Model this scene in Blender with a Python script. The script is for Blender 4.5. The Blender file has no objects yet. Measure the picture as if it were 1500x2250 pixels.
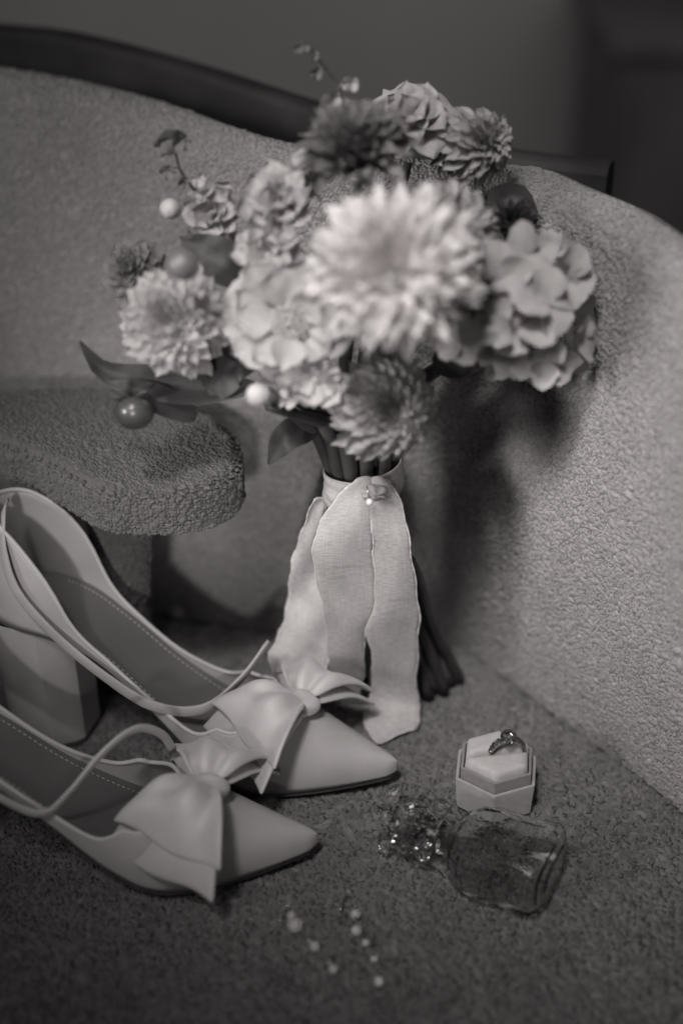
import bpy, math, random
import numpy as np
from mathutils import Matrix, Vector, Euler

R = math.radians
random.seed(7)
rng = np.random.default_rng(7)
scene = bpy.context.scene
col = scene.collection

# ------------------------------------------------------------------ camera
CAM_H, PITCH, LENS, SENSOR = 0.565, 30.0, 50.0, 24.0
cam_data = bpy.data.cameras.new('camera')
cam_data.lens = LENS
cam_data.sensor_fit = 'HORIZONTAL'
cam_data.sensor_width = SENSOR
cam_data.clip_start = 0.01
cam_data.clip_end = 50
cam_data.dof.use_dof = True
cam_data.dof.focus_distance = 0.815
cam_data.dof.aperture_fstop = 2.0
cam = bpy.data.objects.new('camera', cam_data)
cam.location = (0, 0, CAM_H)
cam.rotation_euler = (R(90 - PITCH), 0, 0)
col.objects.link(cam)
scene.camera = cam

# ------------------------------------------------------------------ world, lamps, exposure
world = bpy.data.worlds.new('World')
scene.world = world
world.use_nodes = True
bg = world.node_tree.nodes['Background']
bg.inputs[0].default_value = (1.0, 0.965, 0.96, 1)
bg.inputs[1].default_value = 0.055

def area_lamp(name, az, el, dist, size, power, aim=(0.02, 0.74, 0.14), spread=120):
    ld = bpy.data.lights.new(name, 'AREA')
    ld.shape = 'RECTANGLE'
    ld.size, ld.size_y = size
    ld.energy = power
    ld.color = (1.0, 0.965, 0.955)
    ld.spread = R(spread)
    o = bpy.data.objects.new(name, ld)
    a = Vector(aim)
    d = Vector((math.sin(R(az)) * math.cos(R(el)), -math.cos(R(az)) * math.cos(R(el)), math.sin(R(el))))
    o.location = a + d * dist
    o.rotation_euler = (-d).to_track_quat('-Z', 'Y').to_euler()
    col.objects.link(o)
    return o
area_lamp('window_light', -56, 18, 3.0, (0.7, 0.7), 1.6, aim=(.15, .67, .15), spread=22)
area_lamp('front_fill', -24, 44, 1.8, (0.5, 0.5), .42, aim=(.06, .78, .31), spread=36)  # added soft fill for shoes and flowers, not a room fixture
area_lamp('flower_fill', -18, 56, 2.0, (0.25, 0.25), .33, aim=(.05, .655, .23), spread=15)  # added spot lifting flowers and shoe toes; no ceiling fixture there
area_lamp('backrest_fill', -2, 17, 2.0, (0.2, 0.2), .07, aim=(-.095, .83, .12), spread=6)  # added narrow fill for the lower backrest; no second window
area_lamp('wall_fill', 12, 20, 1.3, (1.2, .6), .6, aim=(-.1, 2.7, .1), spread=120)  # added fill that lifts the far wall; no lamp stands there

scene.view_settings.view_transform = 'Standard'
scene.view_settings.look = 'None'
scene.view_settings.exposure = -0.12
scene.view_settings.gamma = 1.0
scene.cycles.use_denoising = True
scene.cycles.max_bounces = 10
scene.cycles.transmission_bounces = 8
scene.cycles.caustics_reflective = False
scene.cycles.caustics_refractive = True

# ------------------------------------------------------------------ helpers
CP, SP = math.cos(R(PITCH)), math.sin(R(PITCH))
FPX = LENS / SENSOR * 1500

def ray(px, py):
    u, v = (px - 750) / FPX, (py - 1125) / FPX
    return np.array([u, CP - v * SP, -SP - v * CP])      # per unit of depth along the axis

def atd(px, py, d):
    r = ray(px, py); s = d / r[1]
    return np.array([r[0] * s, d, CAM_H + r[2] * s])

def atz(px, py, z):
    r = ray(px, py); s = (z - CAM_H) / r[2]
    return np.array([r[0] * s, r[1] * s, z])

def tag(o, label=None, cat=None, group=None, kind=None):
    if label: o['label'] = label
    if cat: o['category'] = cat
    if group: o['group'] = group
    if kind: o['kind'] = kind
    return o

def empty(name, loc, rz=0.0, label=None, cat=None, group=None):
    o = bpy.data.objects.new(name, None)
    o.location = loc
    o.rotation_euler = (0, 0, rz)
    o.empty_display_size = 0.02
    col.objects.link(o)
    return tag(o, label, cat, group)

def make_mesh(name, verts, faces, mat=None, smooth=True, uvs=None):
    me = bpy.data.meshes.new(name)
    me.from_pydata([tuple(map(float, v)) for v in verts], [], faces)
    if uvs is not None:
        lay = me.uv_layers.new(name='UVMap')
        idx = np.empty(len(me.loops), dtype=np.int32)
        me.loops.foreach_get('vertex_index', idx)
        lay.data.foreach_set('uv', np.asarray(uvs, dtype=np.float32)[idx].ravel())
    if smooth:
        me.polygons.foreach_set('use_smooth', np.ones(len(me.polygons), dtype=bool))
    if mat: me.materials.append(mat)
    me.update()
    return me

def link(name, me, parent=None, world_space=True):
    o = bpy.data.objects.new(name, me)
    col.objects.link(o)
    if parent is not None:
        o.parent = parent
        if world_space:
            o.matrix_parent_inverse = (Matrix.Translation(parent.location) @ parent.rotation_euler.to_matrix().to_4x4()).inverted()
    return o

def obj(name, verts, faces, mat, parent=None, smooth=True, uvs=None, world_space=True):
    return link(name, make_mesh(name, verts, faces, mat, smooth, uvs), parent, world_space)

def solidify(o, th, offset=0.0):
    m = o.modifiers.new('thickness', 'SOLIDIFY'); m.thickness = th; m.offset = offset; m.use_even_offset = False
    return o

def bevel(o, w, seg=3):
    m = o.modifiers.new('bevel', 'BEVEL'); m.width = w; m.segments = seg; m.limit_method = 'ANGLE'; m.angle_limit = R(35)
    return o

def subsurf(o, n=1):
    m = o.modifiers.new('subsurf', 'SUBSURF'); m.levels = n; m.render_levels = n
    return o

def grid_faces(nu, nv, off=0, wrap_u=False):
    f = []
    for i in range(nu if wrap_u else nu - 1):
        for j in range(nv - 1):
            a = off + i * nv + j; b = off + ((i + 1) % nu) * nv + j
            f.append((a, b, b + 1, a + 1))
    return f

def grid(nu, nv, fn):
    vs, uv = [], []
    for i in range(nu):
        for j in range(nv):
            u, v = i / (nu - 1), j / (nv - 1)
            vs.append(fn(u, v)); uv.append((u, v))
    return vs, grid_faces(nu, nv), uv

def tube(pts, radii, n=10, cap=True):
    pts = [Vector(p) for p in pts]
    if not hasattr(radii, '__len__'): radii = [radii] * len(pts)
    vs, prev = [], None
    for i, p in enumerate(pts):
        t = (pts[min(i + 1, len(pts) - 1)] - pts[max(i - 1, 0)]).normalized()
        if prev is None:
            a = Vector((0, 0, 1)) if abs(t.z) < .9 else Vector((1, 0, 0))
            prev = t.cross(a).normalized()
        s = (prev - t * prev.dot(t)).normalized(); prev = s
        b = t.cross(s)
        for k in range(n):
            an = 2 * math.pi * k / n
            vs.append(p + (s * math.cos(an) + b * math.sin(an)) * radii[i])
    f = []
    for i in range(len(pts) - 1):
        for k in range(n):
            k2 = (k + 1) % n
            f.append((i * n + k, i * n + k2, (i + 1) * n + k2, (i + 1) * n + k))
    if cap:
        f.append(tuple(range(n - 1, -1, -1))); f.append(tuple(range((len(pts) - 1) * n, len(pts) * n)))
    return vs, f

def spline(pts, n):
    """Catmull-Rom through pts, n samples evenly spread by arc length."""
    P = np.array(pts, dtype=float)
    P = np.vstack([2 * P[0] - P[1], P, 2 * P[-1] - P[-2]])
    out = []
    for i in range(1, len(P) - 2):
        for t in np.linspace(0, 1, 24, endpoint=False):
            a, b, c, d = P[i - 1:i + 3]
            out.append(.5 * (2 * b + (c - a) * t + (2 * a - 5 * b + 4 * c - d) * t * t + (3 * b - a - 3 * c + d) * t ** 3))
    out.append(P[-2]); out = np.array(out)
    s = np.concatenate([[0], np.cumsum(np.linalg.norm(np.diff(out, axis=0), axis=1))])
    q = np.linspace(0, s[-1], n)
    return np.stack([np.interp(q, s, out[:, k]) for k in range(P.shape[1])], 1)

def merge(parts):
    vs, fs, off = [], [], 0
    for v, f in parts:
        vs += list(v); fs += [tuple(k + off for k in q) for q in f]; off += len(v)
    return vs, fs

def ball(c, r, nu=16, nv=10, squash=(1, 1, 1)):
    vs, f = [], []
    for j in range(nv + 1):
        th = math.pi * j / nv
        for i in range(nu):
            ph = 2 * math.pi * i / nu
            vs.append((c[0] + r * squash[0] * math.sin(th) * math.cos(ph), c[1] + r * squash[1] * math.sin(th) * math.sin(ph), c[2] + r * squash[2] * math.cos(th)))
    for j in range(nv):
        for i in range(nu):
            i2 = (i + 1) % nu
            f.append((j * nu + i, (j + 1) * nu + i, (j + 1) * nu + i2, j * nu + i2))
    return vs, f

# ------------------------------------------------------------------ materials
def tint(g): return (g, g * 0.968, g * 0.962, 1)

def material(name, g, rough=.6, spec=.4, var=.0, var_scale=60, bump=0, bump_scale=400, sheen=0, transl=0, metal=0, coat=0, vein=False, weave=False, attr=False):
    m = bpy.data.materials.new(name); m.use_nodes = True
    nt = m.node_tree; N = nt.nodes; L = nt.links
    b = N['Principled BSDF']; out = N['Material Output']
    b.inputs['Base Color'].default_value = tint(g)
    b.inputs['Roughness'].default_value = rough
    b.inputs['Specular IOR Level'].default_value = spec
    b.inputs['Metallic'].default_value = metal
    b.inputs['Sheen Weight'].default_value = sheen
    b.inputs['Sheen Roughness'].default_value = .5
    b.inputs['Coat Weight'].default_value = coat
    b.inputs['Coat Roughness'].default_value = .15
    tc = N.new('ShaderNodeTexCoord')
    csock = None
    if var > 0:
        nz = N.new('ShaderNodeTexNoise'); nz.inputs['Scale'].default_value = var_scale; nz.inputs['Detail'].default_value = 5
        L.new(tc.outputs['Object'], nz.inputs['Vector'])
        rp = N.new('ShaderNodeValToRGB')
        rp.color_ramp.elements[0].position = .3; rp.color_ramp.elements[1].position = .7
        rp.color_ramp.elements[0].color = tint(g * (1 - var)); rp.color_ramp.elements[1].color = tint(min(.95, g * (1 + var)))
        L.new(nz.outputs['Fac'], rp.inputs['Fac']); csock = rp.outputs['Color']
    if attr:
        at = N.new('ShaderNodeAttribute'); at.attribute_name = 'tone'
        mx = N.new('ShaderNodeMix'); mx.data_type = 'RGBA'; mx.blend_type = 'MULTIPLY'; mx.inputs['Factor'].default_value = 1
        if csock: L.new(csock, mx.inputs[6])
        else: mx.inputs[6].default_value = tint(g)
        L.new(at.outputs['Color'], mx.inputs[7]); csock = mx.outputs[2]
    if vein:      # lengthwise petal veins
        uv = N.new('ShaderNodeUVMap')
        sx = N.new('ShaderNodeSeparateXYZ'); L.new(uv.outputs['UV'], sx.inputs[0])
        mp = N.new('ShaderNodeCombineXYZ')
        ml = N.new('ShaderNodeMath'); ml.operation = 'MULTIPLY'; ml.inputs[1].default_value = 9
        L.new(sx.outputs['Y'], ml.inputs[0]); L.new(ml.outputs[0], mp.inputs['Y'])
        m2 = N.new('ShaderNodeMath'); m2.operation = 'MULTIPLY'; m2.inputs[1].default_value = .9
        L.new(sx.outputs['X'], m2.inputs[0]); L.new(m2.outputs[0], mp.inputs['X'])
        nz = N.new('ShaderNodeTexNoise'); nz.inputs['Scale'].default_value = 2.2; nz.inputs['Detail'].default_value = 3
        L.new(mp.outputs[0], nz.inputs['Vector'])
        rp = N.new('ShaderNodeValToRGB'); rp.color_ramp.elements[0].position = .35; rp.color_ramp.elements[1].position = .62
        rp.color_ramp.elements[0].color = (.84, .84, .84, 1); rp.color_ramp.elements[1].color = (1, 1, 1, 1)
        L.new(nz.outputs['Fac'], rp.inputs['Fac'])
        mx = N.new('ShaderNodeMix'); mx.data_type = 'RGBA'; mx.blend_type = 'MULTIPLY'; mx.inputs['Factor'].default_value = 1
        if csock: L.new(csock, mx.inputs[6])
        else: mx.inputs[6].default_value = tint(g)
        L.new(rp.outputs['Color'], mx.inputs[7]); csock = mx.outputs[2]
        bp = N.new('ShaderNodeBump'); bp.inputs['Strength'].default_value = .35; bp.inputs['Distance'].default_value = .0006
        L.new(nz.outputs['Fac'], bp.inputs['Height']); L.new(bp.outputs[0], b.inputs['Normal'])
    if weave:     # gauze: fine threads both ways, slubs and a few cross creases
        uv = N.new('ShaderNodeUVMap')
        def threads(sx_, sy_, det, strength, lo, hi):
            mpn = N.new('ShaderNodeMapping'); mpn.inputs['Scale'].default_value = (sx_, sy_, 1)
            L.new(uv.outputs['UV'], mpn.inputs['Vector'])
            nz = N.new('ShaderNodeTexNoise'); nz.inputs['Scale'].default_value = 1; nz.inputs['Detail'].default_value = det
            L.new(mpn.outputs[0], nz.inputs['Vector'])
            rp = N.new('ShaderNodeValToRGB'); rp.color_ramp.elements[0].position = lo; rp.color_ramp.elements[1].position = hi
            rp.color_ramp.elements[0].color = (strength, strength, strength, 1); rp.color_ramp.elements[1].color = (1, 1, 1, 1)
            L.new(nz.outputs['Fac'], rp.inputs['Fac']); return rp.outputs['Color']
        a1 = threads(260, 6, 2, .80, .38, .6); a2 = threads(8, 90, 2, .82, .38, .6); a3 = threads(46, 1.2, 1, .86, .30, .36)
        cur = csock
        for a in (a1, a2, a3):
            mx = N.new('ShaderNodeMix'); mx.data_type = 'RGBA'; mx.blend_type = 'MULTIPLY'; mx.inputs['Factor'].default_value = 1
            if cur: L.new(cur, mx.inputs[6])
            else: mx.inputs[6].default_value = tint(g)
            L.new(a, mx.inputs[7]); cur = mx.outputs[2]
        csock = cur
        bp = N.new('ShaderNodeBump'); bp.inputs['Strength'].default_value = .5; bp.inputs['Distance'].default_value = .0004
        L.new(cur, bp.inputs['Height']); L.new(bp.outputs[0], b.inputs['Normal'])
    if bump > 0:
        nz = N.new('ShaderNodeTexNoise'); nz.inputs['Scale'].default_value = bump_scale; nz.inputs['Detail'].default_value = 4
        L.new(tc.outputs['Object'], nz.inputs['Vector'])
        bp = N.new('ShaderNodeBump'); bp.inputs['Strength'].default_value = bump; bp.inputs['Distance'].default_value = .001
        L.new(nz.outputs['Fac'], bp.inputs['Height']); L.new(bp.outputs[0], b.inputs['Normal'])
    if csock: L.new(csock, b.inputs['Base Color'])
    if transl > 0:
        tr = N.new('ShaderNodeBsdfTranslucent'); mxs = N.new('ShaderNodeMixShader'); mxs.inputs[0].default_value = transl
        if csock: L.new(csock, tr.inputs['Color'])
        else: tr.inputs['Color'].default_value = tint(g)
        L.new(b.outputs[0], mxs.inputs[1]); L.new(tr.outputs[0], mxs.inputs[2]); L.new(mxs.outputs[0], out.inputs['Surface'])
    return m

def glass(name, rough=.02, ior=1.5, g=.97):
    m = bpy.data.materials.new(name); m.use_nodes = True
    b = m.node_tree.nodes['Principled BSDF']
    b.inputs['Base Color'].default_value = (1, 1, 1, 1)
    b.inputs['Transmission Weight'].default_value = 1
    b.inputs['Roughness'].default_value = rough
    b.inputs['IOR'].default_value = ior
    return m

M = {}
M['boucle'] = material('boucle_base', .2, .95, .1, var=.12, var_scale=180, bump=.6, bump_scale=600)
M['loops'] = material('boucle_loops', .30, .9, .15, var=.06, var_scale=25, sheen=.15, attr=True)
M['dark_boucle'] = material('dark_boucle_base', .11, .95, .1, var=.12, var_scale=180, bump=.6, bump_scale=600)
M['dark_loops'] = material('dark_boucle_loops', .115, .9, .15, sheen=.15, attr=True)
M['shaded_boucle'] = material('shaded_boucle_base', .06, .95, .1, var=.12, var_scale=180, bump=.6, bump_scale=600)  # same fabric as the backrest, darkened in colour to stand for shade
M['shaded_loops'] = material('shaded_boucle_loops', .16, .9, .15, var=.08, var_scale=25, sheen=.15, attr=True)  # same yarn as the backrest loops, shade put into the base colour
M['wood'] = material('dark_wood', .045, .7, .2, var=.35, var_scale=18, bump=.1, bump_scale=120)
M['wall'] = material('plaster_wall', .8, .95, .1, var=.05, var_scale=3, bump=.1, bump_scale=90)
M['cabinet'] = material('cabinet_wood', .2, .6, .3, var=.25, var_scale=6)
M['pale_petal'] = material('pale_petal', .86, .7, .15, var=.06, var_scale=40, transl=.35, vein=True)
M['mid_petal'] = material('mid_petal', .53, .7, .15, var=.08, var_scale=40, transl=.2, vein=True)
M['grey_petal'] = material('grey_petal', .42, .7, .15, var=.1, var_scale=40, transl=.18, vein=True)
M['dusk_petal'] = material('dusk_petal', .22, .7, .15, var=.12, var_scale=40, transl=.15, vein=True)
M['dark_petal'] = material('dark_petal', .035, .7, .15, var=.2, var_scale=40, transl=.1, vein=True)
M['hyd_petal'] = material('hydrangea_petal', .45, .65, .2, var=.2, var_scale=90, transl=.12, vein=True)
M['stamen'] = material('stamen', .55, .7, .2, var=.2, var_scale=200)
M['leaf'] = material('leaf', .06, .5, .4, var=.25, var_scale=50, transl=.12, vein=True)
M['stem'] = material('stem', .075, .45, .4, var=.3, var_scale=60)
M['dark_stem'] = material('dark_stem', .035, .35, .5, var=.3, var_scale=60)
M['berry'] = material('berry', .06, .38, .5, var=.2, var_scale=60, coat=.4)
M['pale_berry'] = material('pale_berry', .18, .4, .5, var=.2, var_scale=60, coat=.4)
M['bud'] = material('bud', .5, .7, .2, var=.2, var_scale=160, bump=.5, bump_scale=500)
M['ribbon'] = material('gauze_ribbon', .65, .85, .1, transl=.2, weave=True)
M['ribbon_hem'] = material('ribbon_hem', .66, .85, .1, bump=.6, bump_scale=1500)
M['pearl'] = material('pearl', .75, .2, .6, coat=.5)
M['leather'] = material('shoe_leather', .42, .5, .35, var=.09, var_scale=45, bump=.22, bump_scale=1600)
M['lining'] = material('shoe_lining', .15, .6, .25, var=.06, var_scale=30, bump=.06, bump_scale=700)
M['piping'] = material('shoe_piping', .5, .4, .35)
M['stitch'] = material('stitch_thread', .55, .8, .2)
M['outsole'] = material('outsole', .09, .6, .3, var=.2, var_scale=60)
M['satin'] = material('satin', .46, .46, .5, var=.08, var_scale=70, sheen=.3, bump=.25, bump_scale=1400)
M['velvet'] = material('velvet', .36, .9, .1, var=.1, var_scale=300, sheen=.5, bump=.5, bump_scale=1800)
M['velvet_dark'] = material('velvet_lip', .24, .9, .1, var=.1, var_scale=300, sheen=.3, bump=.4, bump_scale=1800)
M['suede'] = material('box_cushion', .48, .9, .1, var=.06, var_scale=300, sheen=.2, bump=.3, bump_scale=1500)
M['metal'] = material('silver', .75, .18, .5, metal=1)
M['crystal'] = glass('crystal', .0, 1.9, .99)
M['clear_glass'] = glass('clear_glass', .0, 1.3, .995)
M['cut_glass'] = glass('cut_glass', .06, 1.38, .995)
M['facet'] = material('facet_crystal', .6, .2, .8, metal=.45, coat=1)
M['rhinestone'] = material('rhinestone_foil', .22, .3, .5, metal=.8)

# ------------------------------------------------------------------ boucle loops
def add_loops(name, pts, nrm, size, mat, parent, aspect=(1.3, .85), var=.25, seed=1, tall=1.0, tone_var=.09):
    """Many small yarn loops as one mesh: half-buried grains of yarn, each turned its own way."""
    g = np.random.default_rng(seed); n = len(pts)
    ring = np.array([[math.cos(a), math.sin(a)] for a in np.arange(6) * math.pi / 3])
    T = np.vstack([np.c_[ring, np.full(6, -.35)], np.c_[ring * .86, np.full(6, .42)], [[0, 0, .8]]])
    F = []
    for k in range(6):
        k2 = (k + 1) % 6
        F += [(k, k2, 6 + k2), (k, 6 + k2, 6 + k), (6 + k, 6 + k2, 12)]
    F = np.array(F)
    up = np.where(np.abs(nrm[:, 2:3]) > .9, np.array([[1., 0, 0]]), np.array([[0., 0, 1]]))
    t = np.cross(up, nrm); t /= np.linalg.norm(t, axis=1, keepdims=True)
    b = np.cross(nrm, t)
    th = g.normal(0, .9, n) + .6
    t2 = t * np.cos(th)[:, None] + b * np.sin(th)[:, None]
    b2 = np.cross(nrm, t2)
    s = size * np.exp(g.normal(0, var, n))
    big = g.random(n) < .05
    s[big] *= 1.35
    ax = s * aspect[0] * (1 + g.normal(0, .15, n)); ay = s * aspect[1]; az = s * tall * (.6 + .3 * g.random(n))
    V = (pts[:, None, :] + T[None, :, 0:1] * (ax[:, None] * t2)[:, None, :] + T[None, :, 1:2] * (ay[:, None] * b2)[:, None, :]
         + T[None, :, 2:3] * (az[:, None] * nrm)[:, None, :])
    V = V.reshape(-1, 3)
    FF = (F[None] + (np.arange(n) * 13)[:, None, None]).reshape(-1, 3)
    me = bpy.data.meshes.new(name)
    me.vertices.add(len(V)); me.vertices.foreach_set('co', V.astype(np.float32).ravel())
    me.loops.add(FF.size); me.loops.foreach_set('vertex_index', FF.astype(np.int32).ravel())
    me.polygons.add(len(FF))
    me.polygons.foreach_set('loop_start', (np.arange(len(FF)) * 3).astype(np.int32))
    me.polygons.foreach_set('use_smooth', np.ones(len(FF), dtype=bool))
    at = me.color_attributes.new('tone', 'FLOAT_COLOR', 'POINT')
    tone = np.clip(.94 + g.normal(0, tone_var, n), .5, 1.25)
    c = np.repeat(tone, 13); at.data.foreach_set('color', np.c_[c, c, c, np.ones_like(c)].astype(np.float32).ravel())
    me.update(calc_edges=True); me.validate()
    me.materials.append(mat)
    o = link(name, me, parent)
    o['kind'] = 'stuff'
    return o

def jitter_grid(nu, nv, g, j=.32):
    uu, vv = np.meshgrid(np.arange(nu), np.arange(nv), indexing='ij')
    uu = uu + .5 * (vv % 2)
    u = (uu + g.uniform(-j, j, uu.shape)).ravel(); v = (vv + g.uniform(-j, j, vv.shape)).ravel()
    return u / nu, v / nv

# ------------------------------------------------------------------ the room behind
wall_v = [(-3, 2.7, -.6), (3, 2.7, -.6), (3, 2.7, 2), (-3, 2.7, 2)]
o = obj('wall', wall_v, [(0, 1, 2, 3)], M['wall'], smooth=False); o['kind'] = 'structure'
o = obj('floor', [(-3, -1, -.45), (3, -1, -.45), (3, 2.7, -.45), (-3, 2.7, -.45)], [(0, 1, 2, 3)], M['cabinet'], smooth=False); o['kind'] = 'structure'

# dark cabinet far behind the chair on the right
c0 = atd(1335, 400, 2.2)
cab = empty('cabinet', (c0[0] + .5, 2.4, -.45), label='dark blurred wooden cabinet behind the right arm of the chair', cat='cabinet')
def box_vf(x0, x1, y0, y1, z0, z1):
    v = [(x0, y0, z0), (x1, y0, z0), (x1, y1, z0), (x0, y1, z0), (x0, y0, z1), (x1, y0, z1), (x1, y1, z1), (x0, y1, z1)]
    return v, [(0, 3, 2, 1), (4, 5, 6, 7), (0, 1, 5, 4), (1, 2, 6, 5), (2, 3, 7, 6), (3, 0, 4, 7)]
ztop = atd(1400, 120, 2.2)[2]
v, f = box_vf(c0[0], c0[0] + 1.0, 2.2, 2.6, -.45, ztop); bevel(obj('carcass', v, f, M['cabinet'], cab, smooth=False), .008)
v, f = box_vf(c0[0] - .02, c0[0] + 1.02, 2.17, 2.62, ztop + .001, ztop + .03); bevel(obj('top_board', v, f, M['cabinet'], cab, smooth=False), .006)
for k in range(2):
    v, f = box_vf(c0[0] + .02 + k * .49, c0[0] + .49 + k * .49, 2.182, 2.199, -.40, ztop - .03); bevel(obj('door', v, f, M['cabinet'], cab, smooth=False), .004)

# ------------------------------------------------------------------ armchair
chair = empty('armchair', (-.25, .75, -.45), label='pale grey boucle tub armchair with dark wooden shell holding everything', cat='armchair')
ZT = .328
base_pts = [np.array([.40, .05, 0]), np.array([.36, .28, 0]), np.array([.285, .50, 0]), atz(1500, 1738, 0), atz(1300, 1592, 0), atz(1150, 1482, 0), atz(1010, 1388, 0),
            atz(850, 1362, 0), atz(600, 1362, 0), atz(300, 1322, 0), atz(0, 1285, 0), np.array([-.42, .91, 0]), np.array([-.56, .85, 0]), np.array([-.66, .70, 0]), np.array([-.68, .45, 0]), np.array([-.68, .10, 0]), np.array([-.68, -.15, 0])]
top_pts = [np.array([.40, .02, .31]), np.array([.36, .25, .315]), np.array([.275, .46, .318]), atz(1500, 583, .32), atz(1340, 482, .323), atz(1200, 421, .326), atz(1100, 381, .328),
           atz(900, 372, .328), atz(660, 345, .328), atz(480, 292, .332), atz(250, 222, .338), atz(0, 170, .345), np.array([-.42, 1.03, .35]), np.array([-.60, .95, .35]), np.array([-.72, .74, .345]), np.array([-.73, .45, .37]), np.array([-.73, .10, .41]), np.array([-.73, -.15, .41])]  # unseen left arm, raised at the front to shade seat and heel
NS = 220
B = spline(base_pts, NS); T = spline(top_pts, NS)
# match the two curves by x where they are in view, by arc length elsewhere
def surf_rows(nh):
    """rows of the padded inner face, then the rounded top and the outside"""
    rows = []
    d = T - B
    tang = np.gradient(B, axis=0); tang[:, 2] = 0
    out = np.c_[tang[:, 1], -tang[:, 0], np.zeros(NS)]
    out /= np.linalg.norm(out, axis=1, keepdims=True)
    cen = np.array([-.25, .4, 0])
    sg = np.sign(np.sum(out * (B - cen), axis=1)); out *= sg[:, None]
    r = .022
    for k in range(nh):
        h = k / (nh - 1)
        p = B + d * h
        p[:, 2] = -.03 + (T[:, 2] - r + .03) * h
        p -= out * (.016 * math.sin(math.pi * min(1, h)) ** .8)[..., None] if False else out * (.016 * math.sin(math.pi * h) ** .8)
        rows.append(p)
    for a in (20, 40, 60, 80, 100, 125, 150, 180):
        p = T + out * (r * (1 - math.cos(R(a)))); p[:, 2] = T[:, 2] - r + r * math.sin(R(a)); rows.append(p)
    p = T + out * (2 * r); p[:, 2] = .02; rows.append(p.copy())
    return np.array(rows), out
ROWS, OUT = surf_rows(26)
nr = len(ROWS)
vs = ROWS.transpose(1, 0, 2).reshape(-1, 3)
backrest = obj('backrest', vs, grid_faces(NS, nr), M['boucle'], chair)

def sample_surf(u, v):
    """bilinear sample of ROWS at u (along) and v (up), 0..1, with normals"""
    x = np.clip(u, 0, .9999) * (NS - 1); y = np.clip(v, 0, .9999) * (nr - 1)
    i, j = x.astype(int), y.astype(int); fx, fy = (x - i)[:, None], (y - j)[:, None]
    A = ROWS.transpose(1, 0, 2)
    p00, p10, p01, p11 = A[i, j], A[i + 1, j], A[i, j + 1], A[i + 1, j + 1]
    p = p00 * (1 - fx) * (1 - fy) + p10 * fx * (1 - fy) + p01 * (1 - fx) * fy + p11 * fx * fy
    du = (p10 - p00) * (1 - fy) + (p11 - p01) * fy; dv = (p01 - p00) * (1 - fx) + (p11 - p10) * fx
    n = np.cross(dv, du); n /= np.linalg.norm(n, axis=1, keepdims=True) + 1e-12
    inward = -OUT[i]
    n *= np.where(np.sum(n * (inward + np.array([0, 0, .3])), axis=1) < 0, -1, 1)[:, None]
    return p, n
g1 = np.random.default_rng(3)
# rows used for loops: inner face and rolled top; arc part that can be seen
arcB = np.concatenate([[0], np.cumsum(np.linalg.norm(np.diff(B, axis=0), axis=1))]); Ltot = arcB[-1]
SP_ = .0021
def loops_region(u0, u1, v0, v1, vlen, seed):
    nu = int((u1 - u0) * Ltot / SP_); nv = int(vlen / (SP_ * .9))
    gg = np.random.default_rng(seed)
    u, v = jitter_grid(nu, nv, gg)
    return sample_surf(u0 + u * (u1 - u0), v0 + v * (v1 - v0))
vm = 25 / (nr - 1)
U0 = arcB[np.argmin(np.linalg.norm(B - np.array([.30, .46, 0]), axis=1))] / Ltot; U1 = arcB[np.argmin(np.linalg.norm(B - np.array([-.40, .91, 0]), axis=1))] / Ltot
P1, N1 = loops_region(U0, U1, .05, vm, .315, 11)
# the rolled top
P2, N2 = loops_region(U0, U1, vm, vm + 5 / (nr - 1), .035, 12)
N2 = N2
add_loops('boucle_loops', np.vstack([P1, P2]), np.vstack([N1, N2]), .00122, M['loops'], backrest, seed=21)

# seat cushion
def seam_dist(x, y):
    q = np.stack([x, y], -1)
    return np.min(np.linalg.norm(q[..., None, :] - B[None, ::2, :2], axis=-1), axis=-1)
def seat_z(x, y):
    x = np.asarray(x, float); y = np.asarray(y, float)
    d = seam_dist(x.ravel(), y.ravel()).reshape(x.shape)
    und = .0010 * np.sin(x * 31 + 1.1) * np.sin(y * 27) + .0006 * np.sin(x * 70 + y * 55)
    return -.0022 - .014 * np.exp(-(d / .010) ** 1.3) + und
xs = np.linspace(-.72, .42, 115); ys = np.concatenate([[.02, .02, .03, .045], np.linspace(.06, 1.0, 95)])
vs = []
for i, x in enumerate(xs):
    z = seat_z(np.full(len(ys), x), ys)
    for j, y in enumerate(ys):
        zz = float(z[j])
        if j == 0: zz = -.12
        elif j == 1: zz = -.03
        elif j == 2: zz = -.01
        vs.append((x, y, zz))
seat = obj('seat_cushion', vs, grid_faces(len(xs), len(ys)), M['shaded_boucle'], chair)
xr = (-.33, .33); yr = (.40, .90)
SS = .0025
nu, nv = int((xr[1] - xr[0]) / SS), int((yr[1] - yr[0]) / (SS * .9))
u, v = jitter_grid(nu, nv, np.random.default_rng(5))
X = xr[0] + u * (xr[1] - xr[0]); Y = yr[0] + v * (yr[1] - yr[0])
keep = np.abs(X) < (.26 * (Y * CP + CAM_H * SP) + .06)
# not behind the back
ib = np.argsort(B[:, 0]); keep &= Y < np.interp(X, B[ib, 0], B[ib, 1]) + .004
X, Y = X[keep], Y[keep]
Zs = np.concatenate([seat_z(X[k:k + 4000], Y[k:k + 4000]) for k in range(0, len(X), 4000)])
nn = np.tile(np.array([[0, 0, 1.]]), (len(X), 1)) + np.random.default_rng(6).normal(0, .12, (len(X), 3)); nn /= np.linalg.norm(nn, axis=1, keepdims=True)
add_loops('boucle_loops', np.c_[X, Y, Zs], nn, .00150, M['shaded_loops'], seat, seed=22, aspect=(1.45, .72), tall=1.5, tone_var=.16)

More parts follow.
